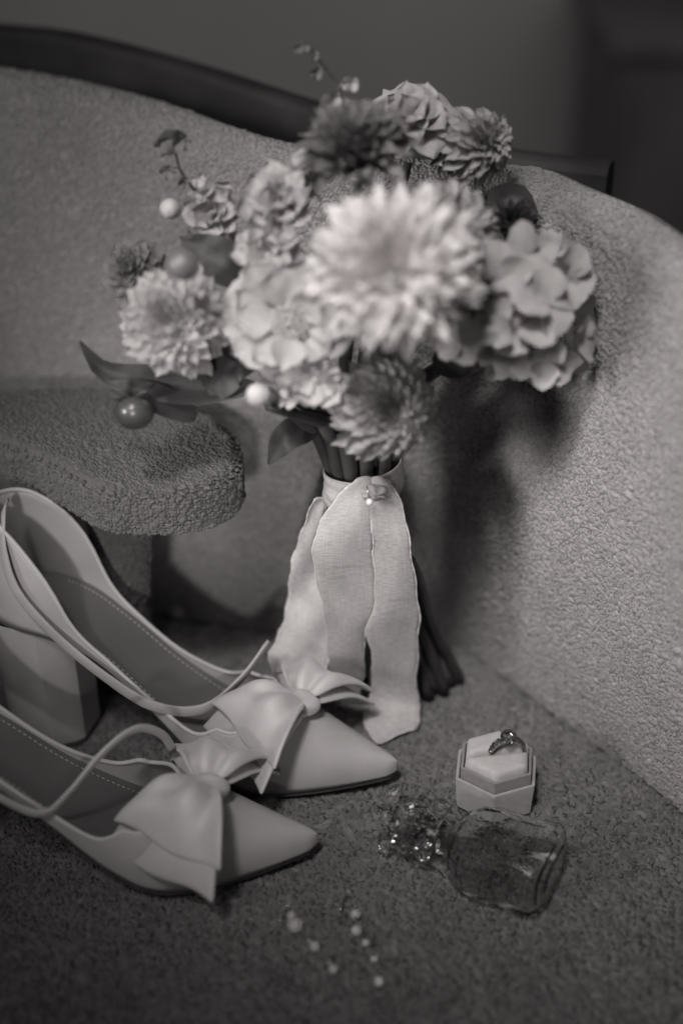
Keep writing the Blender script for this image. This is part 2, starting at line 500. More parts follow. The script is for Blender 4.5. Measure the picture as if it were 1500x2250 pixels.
# seat frame and legs, hidden below but there
v, f = box_vf(-.70, .40, .05, .93, -.20, -.125); bevel(obj('seat_frame', v, f, M['wood'], chair, smooth=False), .01)
for (lx, ly) in ((-.55, .10), (.35, .10), (-.50, .80), (.12, .72)):
    v, f = tube([(lx, ly, -.205), (lx, ly, -.45)], [.022, .016], 12); obj('leg', v, f, M['wood'], chair)

# dark wooden outer shell whose rim shows above the upholstery
rim_px = [(-160, 52, 1.07), (0, 62, 1.05), (150, 80, 1.03), (400, 145, .985), (700, 240, .935), (900, 292, .91), (1100, 337, .885), (1335, 366, .86)]
rp = spline([atd(*p) for p in rim_px], 60)
vs = []
tg = np.gradient(rp, axis=0); o2 = np.c_[-tg[:, 1], tg[:, 0], np.zeros(60)]; o2 /= np.linalg.norm(o2, axis=1, keepdims=True)
o2 *= np.where(o2[:, 1:2] < 0, -1, 1)
prof = [(0, -.34), (0, -.006), (.002, -.002), (.006, 0), (.016, 0), (.020, -.002), (.022, -.006), (.022, -.34)]
for i in range(60):
    for (a, z) in prof: vs.append(rp[i] + o2[i] * a + np.array([0, 0, z]))
f = grid_faces(60, len(prof)) + [tuple(range(len(prof))), tuple(59 * len(prof) + k for k in range(len(prof) - 1, -1, -1))]
f += [(i * len(prof), (i + 1) * len(prof), (i + 1) * len(prof) + len(prof) - 1, i * len(prof) + len(prof) - 1) for i in range(59)]
obj('outer_shell', vs, f, M['wood'], chair, smooth=False)

# dark armrest pad at left, on a post added where shade falls
pad_px = [(-120, 905), (-30, 862), (120, 846), (300, 850), (430, 884), (515, 950), (530, 1010), (490, 1052), (400, 1076), (300, 1078), (215, 1068), (120, 1015), (0, 960)]
AZ = .178
pad = spline([atz(*p, AZ) for p in pad_px] + [atz(*pad_px[0], AZ)], 73)[:-1]
pc = pad.mean(0)
layers = [(.965, -.004), (.99, -.0015), (1, -.006), (1.0, -.024), (.985, -.029), (.9, -.030)]
layers = [(.90, 0), (.945, -.0015), (.975, -.0045), (.992, -.009), (1, -.014), (.992, -.020), (.97, -.025), (.9, -.029)]
vs = [pc.copy()]
for s, z in layers:
    for p in pad: q = pc + (p - pc) * s; q[2] = AZ + z; vs.append(q)
vs.append(pc + np.array([0, 0, -.029]))
n = len(pad); f = [(0, 1 + k, 1 + (k + 1) % n) for k in range(n)]
for l in range(len(layers) - 1):
    for k in range(n):
        a, b_ = 1 + l * n + k, 1 + l * n + (k + 1) % n
        f.append((a, a + n, b_ + n, b_))
last = len(vs) - 1
f += [(last, 1 + (len(layers) - 1) * n + (k + 1) % n, 1 + (len(layers) - 1) * n + k) for k in range(n)]
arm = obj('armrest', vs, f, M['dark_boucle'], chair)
g2 = np.random.default_rng(9)
mn, mx_ = pad.min(0), pad.max(0)
uu, vv = jitter_grid(int((mx_[0] - mn[0]) / SP_), int((mx_[1] - mn[1]) / (SP_ * .9)), g2)
qx = mn[0] + uu * (mx_[0] - mn[0]); qy = mn[1] + vv * (mx_[1] - mn[1])
inside = np.zeros(len(qx), bool)
for k in range(n):
    a, b_ = pad[k], pad[(k + 1) % n]
    c = ((a[1] > qy) != (b_[1] > qy)) & (qx < (b_[0] - a[0]) * (qy - a[1]) / (b_[1] - a[1] + 1e-12) + a[0])
    inside ^= c
tp = np.c_[qx[inside], qy[inside], np.full(inside.sum(), AZ)]
edge = np.min(np.linalg.norm(tp[:, None, :2] - pad[None, :, :2], axis=-1), axis=1)
tp[:, 2] -= .008 * np.clip(1 - edge / .009, 0, 1) ** 2.4
tn = np.tile(np.array([[0, 0, 1.]]), (len(tp), 1))
peri = spline(list(pad) + [pad[0]], 260)[:-1]
sp, sn = [], []
for l in range(12):
    pp = np.roll(peri, l % 2, axis=0).copy(); pp[:, 2] = AZ - .0065 - l * .0019
    tt = np.gradient(pp, axis=0); nn_ = np.c_[tt[:, 1], -tt[:, 0], np.zeros(len(pp))]; nn_ /= np.linalg.norm(nn_, axis=1, keepdims=True)
    nn_ *= np.where(np.sum(nn_ * (pp - pc), axis=1) < 0, -1, 1)[:, None]
    sp.append(pp + g2.normal(0, .0003, pp.shape)); sn.append(nn_)
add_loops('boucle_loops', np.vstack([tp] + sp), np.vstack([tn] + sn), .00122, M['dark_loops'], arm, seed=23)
# made-up post: the dark shadow under the pad given a solid shape
pb = atz(255, 1545, 0); pt = np.array([atz(258, 1075, AZ - .03)[0] , pb[1] + .03, AZ - .026])
ptv = []
for k in range(9):
    h = k / 8; c = np.array([pb[0] * (1 - h) + pt[0] * h, pt[1], h * pt[2] - .004])
    for a in range(20):
        an = 2 * math.pi * a / 20; ptv.append(c + np.array([.0195 * math.cos(an), .017 * math.sin(an), 0]) * (1 + .08 * math.cos(h * math.pi * 2)))
f = [(i * 20 + a, i * 20 + (a + 1) % 20, (i + 1) * 20 + (a + 1) % 20, (i + 1) * 20 + a) for i in range(8) for a in range(20)]
post = obj('shadow_post', ptv, f, M['dark_boucle'], arm)
pp, pn = [], []
for l in range(78):
    h = (l + .5) / 78
    a = (np.arange(52) + .5 * (l % 2)) / 52 * 2 * math.pi
    k = 1 + .08 * math.cos(h * math.pi * 2)
    pp.append(np.c_[pb[0] * (1 - h) + pt[0] * h + .0195 * k * np.cos(a), pt[1] + .017 * k * np.sin(a), np.full(52, h * pt[2])] + g2.normal(0, .0003, (52, 3)))
    pn.append(np.c_[np.cos(a), np.sin(a), np.zeros(52)])
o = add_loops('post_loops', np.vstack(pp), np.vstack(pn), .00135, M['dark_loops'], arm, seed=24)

# ------------------------------------------------------------------ bouquet
K = atd(797, 1052, .735)                     # binding point
bq = empty('bouquet', tuple(atz(870, 1500, 0)), label='bridal bouquet of pale dahlias and hydrangea tied with gauze ribbon', cat='bouquet')

def petal_mesh(name, mat, width=.3, tip=.5, cup=.5, curl=.15, roll=0, nu=8, nv=5, wave=0, teeth=0, seed=0):
    """A petal one unit long along +X, facing +Z."""
    g = random.Random(seed); ph = g.uniform(0, 6)
    vs, uv = [], []
    for i in range(nu):
        u = i / (nu - 1)
        w = width * (math.sin(math.pi * min(1, .14 + u * .86) ** (1.0 + tip)) ** (.75) if u < .999 else 0)
        w = max(w, width * (.10 if u < .5 else .035))
        for j in range(nv):
            y = -1 + 2 * j / (nv - 1)
            yy = y * w * (1 - roll * .35)
            x = u - .05 * y * y * (u ** 3)
            if teeth and i == nu - 1: x += teeth * ((j % 2) - .5)
            z = cup * w * y * y - curl * u * u + wave * math.sin(u * 7 + y * 3 + ph) * u
            vs.append((x, yy, z)); uv.append((u, (y + 1) / 2))
    return make_mesh(name, vs, grid_faces(nu, nv), mat, True, uv)

def face_matrix(center, direction, spin=0):
    q = Vector(direction).normalized().to_track_quat('Z', 'Y').to_matrix().to_4x4()
    return Matrix.Translation(Vector(center)) @ q @ Matrix.Rotation(spin, 4, 'Z')

def dahlia(name, center, direction, rad, mat, n=110, n_free=50, width=.3, tip=.5, cup=.5, curl=.15, roll=0, closed=80, open_=-12, seed=0, wave=.02, depth=.36, core_mat=None, label=None, length=.42, jit=9):
    g = random.Random(seed)
    variants = [petal_mesh('petal', mat, width * g.uniform(.9, 1.12), tip * g.uniform(.8, 1.2), cup * g.uniform(.8, 1.2), curl * g.uniform(.6, 1.4), roll, wave=wave, seed=seed * 10 + k) for k in range(5)]
    Mw = face_matrix(center, direction, g.uniform(0, 6))
    place = []
    for i in range(n):
        t = (i + .5) / n
        phi = i * 2.399963 + g.uniform(-.12, .12)
        e = closed * (1 - t) ** .8 + open_ * t + g.uniform(-jit, jit)
        r0 = .30 * rad * t ** .6; z0 = depth * rad * (1 - t * t)
        L = rad * (.30 + length * t) * g.uniform(.88, 1.12)
        m = Matrix.Rotation(phi, 4, 'Z') @ Matrix.Translation((r0, 0, z0)) @ Matrix.Rotation(-R(e), 4, 'Y') @ Matrix.Rotation(R(g.uniform(-14, 14)), 4, 'X') @ Matrix.Diagonal((L, L * (1.15 - .15 * t), L, 1))
        place.append((m, g.choice(variants)))
    joined, free = place[:n - n_free], place[n - n_free:]
    vs, fs, uv = [], [], []
    cv, cf = ball((0, 0, depth * rad * .35), rad * .33, 14, 8, (1, 1, 1.0))
    vs += [Vector(p) for p in cv]; fs += cf; uv += [(.1, .5)] * len(cv)
    for m, me in joined:
        off = len(vs)
        vs += [m @ p.co for p in me.vertices]; fs += [tuple(k + off for k in p.vertices) for p in me.polygons]
        uvl = me.uv_layers[0].data; tmp = {}
        for lp, d in zip(me.loops, uvl): tmp[lp.vertex_index] = tuple(d.uv)
        uv += [tmp[k] for k in range(len(me.vertices))]
    o = obj(name, vs, fs, core_mat or mat, bq, True, uv)
    o.matrix_basis = Mw
    if label: o['label'] = label
    for m, me in free:
        p = bpy.data.objects.new('petal', me); col.objects.link(p); p.parent = o; p.matrix_basis = m
    return o

def toward(c, right=0, up=0):
    """direction from c to the camera, swung right / up by degrees"""
    d = Vector((0, 0, CAM_H)) - Vector(c); d.normalize()
    return Matrix.Rotation(R(right), 3, 'Z') @ (Matrix.Rotation(-R(up), 3, 'X') @ d)

def rpx(px, p):   # pixels to metres at point p
    return px / FPX * (p[1] * CP + (CAM_H - p[2]) * SP)

cA = atd(865, 592, .635); cB = atd(388, 706, .69); cD = atd(842, 890, .675); cE = atd(785, 345, .715); cF = atd(1035, 322, .775)
cL = atd(975, 520, .70); cC = atd(640, 705, .675)
dahlia('dahlia', cA, toward(cA, -4, 4), rpx(212, cA), M['pale_petal'], n=270, n_free=72, width=.135, tip=.30, cup=1.1, curl=.12, closed=80, open_=-14, seed=1, wave=.06, jit=15, label='largest palest dahlia')
dahlia('dahlia', cB, toward(cB, -14, -4), rpx(138, cB), M['mid_petal'], n=170, n_free=44, width=.21, tip=.7, cup=.6, curl=.22, seed=2, wave=.02, open_=-20)
dahlia('dahlia', cD, toward(cD, 22, -14), rpx(140, cD), M['grey_petal'], n=190, n_free=54, width=.21, tip=.7, cup=.7, curl=.18, seed=3, closed=72, open_=-18, jit=5)
dahlia('dahlia', cE, toward(cE, -10, 48), rpx(150, cE), M['dusk_petal'], n=130, n_free=26, width=.17, tip=.4, cup=.8, curl=.02, seed=4, open_=8, label='dark dahlia at the top')
dahlia('dahlia', cF, toward(cF, 50, 10), rpx(100, cF), M['mid_petal'], n=140, n_free=34, width=.24, tip=.4, cup=.8, curl=.15, seed=5, open_=-40, depth=.6)
dahlia('dahlia', cL, toward(cL, 20, 12), rpx(135, cL), M['grey_petal'], n=150, n_free=20, width=.18, tip=.4, cup=.8, curl=.1, seed=6, open_=-10)
# dark spiky scabiosa between
for k, (px, py, d, r, ri, up) in enumerate([(1120, 505, .735, 78, 35, 25), (1035, 640, .655, 62, 30, -5), (985, 340, .775, 60, 0, 30)]):
    c = atd(px, py, d)
    dahlia('dark_bloom', c, toward(c, ri, up), rpx(r, c), M['dark_petal'], n=60, n_free=0, width=.17, tip=.3, cup=.8, curl=.05, seed=30 + k, open_=5)

def petal_cluster(name, center, direction, rad, mat, n, width, seed, spread=75, cup=.5, curl=.2, wave=.1, size=(.5, .9), free=0, core=None, tip=1.2):
    """open flower of few broad petals"""
    g = random.Random(seed)
    variants = [petal_mesh('petal', mat, width * g.uniform(.9, 1.15), tip, cup, curl * g.uniform(.3, 1.6), nu=9, nv=7, wave=wave, seed=seed * 7 + k) for k in range(5)]
    Mw = face_matrix(center, direction, g.uniform(0, 6))
    vs, fs, uv = [], [], []
    cv, cf = ball((0, 0, .05 * rad), rad * .16, 12, 8); vs += [Vector(p) for p in cv]; fs += cf; uv += [(.1, .5)] * len(cv)
    pl = []
    for i in range(n):
        t = (i + .5) / n
        e = spread * (1 - t) + g.uniform(-12, 12) - 6
        L = rad * (size[0] + (size[1] - size[0]) * t) * g.uniform(.9, 1.1)
        m = Matrix.Rotation(i * 2.399963 + g.uniform(-.2, .2), 4, 'Z') @ Matrix.Translation((.08 * rad, 0, .12 * rad * (1 - t))) @ Matrix.Rotation(-R(e), 4, 'Y') @ Matrix.Rotation(R(g.uniform(-18, 18)), 4, 'X') @ Matrix.Diagonal((L, L, L, 1))
        pl.append((m, g.choice(variants)))
    for m, me in pl[:n - free]:
        off = len(vs)
        vs += [m @ p.co for p in me.vertices]; fs += [tuple(k + off for k in p.vertices) for p in me.polygons]
        tmp = {}
        for lp, d in zip(me.loops, me.uv_layers[0].data): tmp[lp.vertex_index] = tuple(d.uv)
        uv += [tmp[k] for k in range(len(me.vertices))]
    o = obj(name, vs, fs, mat, bq, True, uv); o.matrix_basis = Mw
    for m, me in pl[n - free:]:
        p = bpy.data.objects.new('petal', me); col.objects.link(p); p.parent = o; p.matrix_basis = m
    if core:
        parts = []
        for k in range(44):
            a, rr = k * 2.4, .26 * rad * math.sqrt(k / 44)
            h = .22 * rad * (1 - .4 * k / 44) * g.uniform(.8, 1.2)
            p0 = (rr * .5 * math.cos(a), rr * .5 * math.sin(a), .03 * rad); p1 = (rr * math.cos(a), rr * math.sin(a), .1 * rad + h)
            parts.append(tube([p0, p1], .010 * rad, 5)); parts.append(ball(p1, .034 * rad, 6, 4, (1, 1, 1.3)))
        v, f = merge(parts); s = obj('stamens', v, f, core, o, True, world_space=False); s['kind'] = 'stuff'
    return o
petal_cluster('peony', cC, toward(cC, -4, -6), rpx(168, cC), M['mid_petal'], 16, .42, 41, spread=52, cup=.35, curl=.22, free=14, core=M['stamen'], size=(.55, .92), wave=.06)
c = atd(700, 830, .665); petal_cluster('peony', c, toward(c, -15, -25), rpx(85, c), M['mid_petal'], 12, .45, 42, spread=60, free=0, wave=.08)
c = atd(605, 850, .675); petal_cluster('peony', c, toward(c, -20, -30), rpx(70, c), M['mid_petal'], 10, .45, 47, spread=60, free=0, wave=.08)
c = atd(905, 275, .785); petal_cluster('peony', c, toward(c, -10, 40), rpx(120, c), M['mid_petal'], 22, .46, 43, spread=80, free=0, wave=.1)
c = atd(470, 470, .745); petal_cluster('stock_flower', c, toward(c, -15, 10), rpx(82, c), M['mid_petal'], 20, .42, 44, spread=85, free=0, wave=.14)
c = atd(615, 450, .715); petal_cluster('stock_flower', c, toward(c, -12, 15), rpx(105, c), M['mid_petal'], 22, .36, 45, spread=85, free=0, wave=.12)
c = atd(590, 560, .705); petal_cluster('stock_flower', c, toward(c, -14, 10), rpx(95, c), M['mid_petal'], 18, .38, 46, spread=80, free=0, wave=.1)
c = atd(670, 390, .725); petal_cluster('stock_flower', c, toward(c, -12, 30), rpx(70, c), M['mid_petal'], 14, .30, 48, spread=80, free=0, wave=.1)

# hydrangea: florets of four rounded, toothed sepals
def sepal_mesh(seed):
    g = random.Random(seed); vs, uv = [], []
    nr_, na = 5, 18
    ph = g.uniform(0, 6)
    for i in range(nr_):
        q = i / (nr_ - 1)
        for k in range(na):
            a = 2 * math.pi * k / na
            rr = q * .5 * (1 + .05 * math.sin(3 * a + ph)) * (1 + (.035 * (-1) ** k if i == nr_ - 1 else 0))
            x = .5 + rr * math.cos(a) * 1.05; y = rr * math.sin(a) * 1.02
            y *= .55 + .45 * min(1, max(0, x) * 2.2)
            z = .26 * y * y * 4 * g.uniform(.9, 1.1) - .32 * (x - .3) ** 2 + .02 * math.sin(5 * a + ph) * q
            vs.append((x, y, z)); uv.append((x, y + .5))
    f = [(i * na + k, (i + 1) * na + k, (i + 1) * na + (k + 1) % na, i * na + (k + 1) % na) for i in range(nr_ - 1) for k in range(na)]
    return make_mesh('sepal', vs, f, M['hyd_petal'], True, uv)
sepals = [sepal_mesh(60 + k) for k in range(5)]
hc = atd(1130, 700, .705)
v, f = ball((0, 0, 0), .018, 14, 10)
hyd = obj('hydrangea', v, f, M['dark_stem'], bq); hyd.matrix_basis = Matrix.Translation(Vector(hc))
flor = [(1240, 612, .665, 58, 40, 10), (1160, 560, .67, 55, 10, 40), (1095, 615, .645, 60, 0, 10), (1205, 665, .65, 62, 25, 0), (1145, 715, .64, 62, 5, -8), (1060, 700, .64, 58, -12, -5),
        (1255, 745, .665, 52, 45, -20), (1190, 790, .66, 55, 20, -35), (1100, 775, .65, 55, -5, -30), (1015, 745, .645, 52, -20, -25), (1220, 560, .70, 48, 35, 40), (1275, 700, .685, 46, 60, 0)]
gh = random.Random(77)
for (px, py, d, r, ri, up) in flor:
    c = Vector(atd(px, py, d + .028 + gh.uniform(-.010, .012))); rr = rpx(r * 1.28, c)
    fm = face_matrix(c, toward(c, ri + gh.uniform(-26, 26), up + gh.uniform(-24, 24)), gh.uniform(0, 1.5))
    for k in range(4):
        m = fm @ Matrix.Rotation(k * math.pi / 2 + gh.uniform(-.15, .15), 4, 'Z') @ Matrix.Translation((0, 0, .0015 * (k % 2))) @ Matrix.Rotation(-R(gh.uniform(-12, 48)), 4, 'Y') @ Matrix.Rotation(R(gh.uniform(-16, 16)), 4, 'X')
        s = rr * gh.uniform(.9, 1.15); m = m @ Matrix.Diagonal((s, s, s, 1))
        p = bpy.data.objects.new('sepal', gh.choice(sepals)); col.objects.link(p); p.parent = hyd; p.matrix_basis = hyd.matrix_basis.inverted() @ m

for (px, py, d, r, ri, up, sp_) in [(1225, 640, .700, 92, 30, 10, 40), (1262, 700, .705, 78, 50, -5, 5), (1235, 770, .700, 82, 35, -20, -20), (1180, 770, .690, 88, 12, -30, -70), (1085, 765, .680, 84, 0, -35, -30), (1150, 600, .690, 80, 10, 30, 80)]:
    c = Vector(atd(px, py, d)); rr = rpx(r, c)
    view = toward(c, ri, up).normalized(); right = Vector((1, 0, 0)); upv = view.cross(right).normalized(); right = upv.cross(view)
    xd = (right * math.cos(R(sp_)) + upv * math.sin(R(sp_))).normalized(); yd = view.cross(xd)
    m = Matrix.Translation(c) @ Matrix((xd, yd, view)).transposed().to_4x4() @ Matrix.Rotation(-R(gh.uniform(-5, 20)), 4, 'Y') @ Matrix.Diagonal((rr, rr, rr, 1))
    p = bpy.data.objects.new('sepal', gh.choice(sepals)); col.objects.link(p); p.parent = hyd; p.matrix_basis = hyd.matrix_basis.inverted() @ m

# leaves
def leaf(name, pts, width, mat, bend=.2, fold=.35, seed=0):
    P = spline(pts, 14); vs, uv = [], []
    for i in range(14):
        u = i / 13
        t = Vector(P[min(i + 1, 13)] - P[max(i - 1, 0)]).normalized()
        view = (Vector((0, 0, CAM_H)) - Vector(P[i])).normalized()
        s = t.cross(view).normalized(); nrm = s.cross(t)
        w = width * math.sin(math.pi * min(.985, .05 + .93 * u) ** .8) ** .9
        for j in range(7):
            y = -1 + j / 3
            vs.append(Vector(P[i]) + s * (y * w) + nrm * (abs(y) * w * fold + .0008 * math.sin(u * 20 + y * 3 + seed))); uv.append((u, j / 6))
    return obj(name, vs, grid_faces(14, 7), mat, bq, True, uv)
leaf('leaf', [atd(560, 850, .70), atd(430, 850, .70), atd(330, 838, .70), atd(230, 815, .70), atd(175, 750, .70)], .010, M['leaf'], seed=1)
leaf('leaf', [atd(430, 918, .70), atd(370, 885, .695), atd(300, 858, .69), atd(235, 838, .69)], .008, M['leaf'], seed=2)
leaf('leaf', [atd(700, 935, .715), atd(655, 945, .705), atd(625, 965, .70), atd(590, 1020, .70)], .0085, M['leaf'], seed=3)
leaf('leaf', [atd(1040, 770, .70), atd(1090, 800, .70), atd(1145, 835, .70)], .009, M['leaf'], seed=4)
leaf('leaf', [atd(1000, 420, .76), atd(1060, 470, .76), atd(1130, 430, .76), atd(1180, 470, .755)], .011, M['leaf'], seed=5)
leaf('leaf', [atd(560, 800, .70), atd(510, 800, .70), atd(460, 850, .70), atd(420, 880, .70)], .012, M['leaf'], seed=6)
leaf('leaf', [atd(560, 600, .72), atd(500, 580, .715), atd(450, 550, .72), atd(395, 520, .725)], .012, M['leaf'], seed=7)
leaf('leaf', [atd(950, 800, .70), atd(1010, 790, .70), atd(1080, 790, .70)], .010, M['leaf'], seed=8)

# berries, buds
def berry(px, py, d, r, mat, calyx=True, name='berry'):
    c = atd(px, py, d); rr = rpx(r, c); v, f = ball(c, rr, 24, 16, (1, 1, .94)); o = obj(name, v, f, mat, bq)
    if calyx:
        parts = []
        for k in range(5):
            a = R(90 + k * 72) + .3
            p0 = Vector(c) + Vector((0, -.2 * rr, .75 * rr)); dirv = Vector((math.cos(a), -.25, math.sin(a) * .7 + .2))
            s = Vector((-math.sin(a), 0, math.cos(a)))
            pts = [p0, p0 + dirv * rr * .6 + s * rr * .18, p0 + dirv * rr * 1.25, p0 + dirv * rr * .6 - s * rr * .18]
            parts.append((pts, [(0, 1, 2, 3)]))
        v, f = merge(parts); solidify(obj('calyx', v, f, M['leaf'], o, world_space=False), .0006)
    return o
berry(402, 580, .655, 38, M['pale_berry'], False)
berry(295, 903, .68, 44, M['berry'], True)
berry(567, 867, .65, 27, M['bud'], False, 'bud')
berry(375, 458, .725, 24, M['bud'], False, 'bud')

# sprigs
def sprig(name, pts, buds, mat_stem, seed, mat=None):
    P = spline(pts, 20); v, f = tube(P, list(np.linspace(.0013, .0006, 20)), 7)
    st = obj(name, v, f, mat_stem, bq)
    g = random.Random(seed)
    for (px, py, d, r, dark) in buds:
        c = Vector(atd(px, py, d)); rr = rpx(r, c)
        j = int(np.argmin(np.linalg.norm(P - np.array(c), axis=1)))
        parts = [tube([P[j], (Vector(P[j]) + c) / 2 + Vector((0, 0, .001)), c], .0005, 5)]
        for k in range(5):
            a = k * 1.2566 + g.uniform(0, .6); dv = Vector((math.cos(a), g.uniform(-.7, -.1), math.sin(a)))
            s = dv.cross(Vector((0, 1, .2))).normalized(); nn = dv.cross(s)
            pv = []
            for iu in range(5):
                uu = iu / 4; w = rr * .55 * math.sin(math.pi * (.12 + .8 * uu))
                for jv in range(4):
                    y = -1 + 2 * jv / 3; pv.append(c + dv * rr * uu * .95 + s * (w * y) + nn * (rr * .3 * (uu * uu - .5 * y * y)))
            parts.append((pv, grid_faces(5, 4)))
        vv, ff = merge(parts); obj('floret', vv, ff, M['dusk_petal'] if dark else (mat or M['mid_petal']), st, world_space=False)
    return st
sprig('sprig', [atd(775, 300, .75), atd(765, 240, .755), atd(735, 180, .755), atd(700, 130, .755), atd(668, 88, .755)],
      [(727, 226, .75, 30, 0), (770, 182, .75, 22, 0), (695, 160, .755, 16, 1), (712, 240, .748, 18, 0), (668, 100, .755, 15, 1), (690, 120, .755, 13, 1), (655, 105, .755, 12, 1)], M['stem'], 1)
sprig('sprig', [atd(470, 450, .75), atd(430, 420, .75), atd(395, 370, .75), atd(380, 305, .75)],
      [(380, 305, .75, 36, 1), (368, 375, .748, 20, 1), (437, 392, .745, 20, 0), (405, 400, .75, 16, 1), (425, 440, .745, 26, 0), (360, 320, .75, 24, 1), (400, 310, .75, 24, 1)], M['stem'], 2)
# bigger ghosted dark bloom top-left of the left dahlia
c = atd(300, 600, .735); dahlia('dahlia', c, toward(c, -25, 15), rpx(85, c), M['dusk_petal'], n=70, n_free=0, width=.3, tip=.8, cup=.6, curl=.2, seed=50)

# stems
heads = [cA, cB, cC, cD, cE, cL, np.array(hc), atd(605, 850, .69), atd(567, 880, .665), atd(905, 300, .79), atd(470, 500, .75), atd(1120, 520, .74), atd(700, 850, .68)]
foot_px = [(905, 1520), (940, 1530), (985, 1500), (1005, 1490), (960, 1515), (800, 1525), (830, 1535), (870, 1530), (790, 1500), (925, 1500), (850, 1515), (890, 1535), (975, 1520)]
g = random.Random(5)
order = [3, 0, 6, 11, 9, 1, 10, 4, 2, 5, 7, 12, 8]
for k, hi in enumerate(order):
    h = np.array(heads[hi]); ft = atz(foot_px[k][0], foot_px[k][1], .004)
    a = 2 * math.pi * k / 13
    kk = K + np.array([.0135 * math.cos(a), .0105 * math.sin(a), .0])
    xside = (h[0] - K[0]) * .10
    up = kk + np.array([xside * .4, 0, .035]); mid = kk * .45 + h * .55 + np.array([-.15 * (h[0] - K[0]), 0, .01])
    low = kk * .5 + ft * .5 + np.array([-.004, .002, 0])
    P = spline([ft, low, kk, up, mid, h * .93 + K * .07], 36)
    r = g.uniform(.0030, .0044)
    v, f = tube(P, [r * 1.05] * 30 + list(np.linspace(r, r * .6, 6)), 10)
    obj('stem', v, f, M['dark_stem'] if k in (1, 3, 5, 8, 12) else M['stem'], bq)
# outer stems seen on the left and a lower right pair with a cut node
P = spline([atd(735, 1060, 0.730), atd(715, 1000, 0.720), atd(690, 950, 0.714), atd(640, 905, .695), atd(590, 868, .668)], 24); v, f = tube(P, .0036, 10); obj('stem', v, f, M['stem'], bq)
P = spline([atd(752, 1060, 0.724), atd(735, 1000, 0.716), atd(715, 940, 0.712), atd(670, 890, 0.712)], 24); v, f = tube(P, .0044, 10); obj('stem', v, f, M['stem'], bq)
P = spline([atd(775, 1060, 0.720), atd(765, 1000, 0.714), atd(755, 950, 0.712)], 14); v, f = tube(P, .0046, 10); obj('stem', v, f, M['stem'], bq)
P = spline([atd(805, 1060, 0.720), atd(805, 1000, 0.714), atd(810, 940, 0.712)], 14); v, f = tube(P, .0042, 10); obj('stem', v, f, M['stem'], bq)
P = spline([atd(840, 1050, 0.722), atd(845, 1000, 0.717), atd(850, 940, 0.712)], 14); v, f = tube(P, .0042, 10); obj('stem', v, f, M['stem'], bq)
P = spline([atd(860, 1200, .722), atd(905, 1240, .725), atd(950, 1370, .735), atz(1003, 1488, .005)], 24)
v, f = tube(P, [.0034] * 20 + [.0036, .0046, .0052, .0050], 10); obj('stem', v, f, M['dark_stem'], bq)
P = spline([atd(850, 1200, .735), atd(900, 1280, .738), atd(935, 1390, .742), atz(975, 1495, .004)], 24)
v, f = tube(P, [.004] * 24, 10); obj('stem', v, f, M['dark_stem'], bq)

# ribbon
def ribbon_rows(name, rows, ncol=15, waves=.0009, seed=0, mat=None, hem=True, bulge=.0016, curl_lr=(0, 0)):
    """rows: (y_px, x_left, x_right, distance or None with z)"""
    Rw = np.array(rows, float); n = 70
    t = np.linspace(0, len(Rw) - 1, n); S = spline(Rw, n)
    vs, uv = [], []
    g = random.Random(seed); p1, p2 = g.uniform(0, 6), g.uniform(0, 6)
    E = [[], []]
    for i in range(n):
        y, xl, xr_, d = S[i]; u = i / (n - 1)
        d -= .008 * max(0, 1 - u * 2.2)
        for j in range(ncol):
            q = j / (ncol - 1)
            e = (2 * q - 1)
            dd = d - bulge * (1 - e * e) + waves * (math.sin(u * 13 + e * 2.2 + p1) + .6 * math.sin(u * 27 - e * 3 + p2))
            jig = (.0 if 0 < j < ncol - 1 else 1) * 2.0 * math.sin(u * 46 + p1 * (1 + j))
            p = atd(xl + (xr_ - xl) * q + jig, y + 4 * e * e, dd)
            if p[2] < .0022: p[2] = .0022 + .0006 * math.sin(j * .8 + u * 30)
            vs.append(p); uv.append((u, q))
            if j == 0: E[0].append(p)
            if j == ncol - 1: E[1].append(p)
    o = obj(name, vs, grid_faces(n, ncol), mat or M['ribbon'], bq, True, uv); solidify(o, .0005)
    if hem:
        for e in E:
            v, f = tube([tuple(p) for p in e], [.00052 + .00018 * math.sin(k * 2.1) for k in range(len(e))], 6); obj('hem', v, f, M['ribbon_hem'], o, world_space=False)
    return o
ribbon_rows('ribbon_loop', [(1092, 690, 722, .728), (1150, 668, 712, .732), (1230, 642, 720, .735), (1300, 634, 725, .735), (1350, 626, 725, .732), (1395, 610, 725, .728), (1435, 592, 722, .722), (1478, 600, 712, .716)], seed=3, waves=.002, mat=M['ribbon'])
ribbon_rows('ribbon_tail', [(1046, 786, 824, .704), (1078, 752, 819, .700), (1120, 718, 816, .697), (1180, 691, 818, .695), (1240, 690, 822, .697), (1300, 702, 825, .702), (1345, 713, 820, .706), (1385, 716, 801, .711), (1440, 722, 800, .718), (1500, 726, 795, .727), (1542, 742, 782, .733)], seed=1)
ribbon_rows('ribbon_tail', [(1046, 812, 852, .704), (1078, 818, 869, .700), (1110, 817, 884, .698), (1150, 815, 893, .697), (1200, 819, 901, .697), (1300, 825, 916, .701), (1350, 815, 921, .704), (1385, 805, 919, .708), (1450, 819, 916, .715), (1510, 815, 914, .720), (1552, 806, 920, .718), (1590, 800, 918, .705), (1620, 815, 880, .697), (1650, 828, 846, .69)], seed=2)
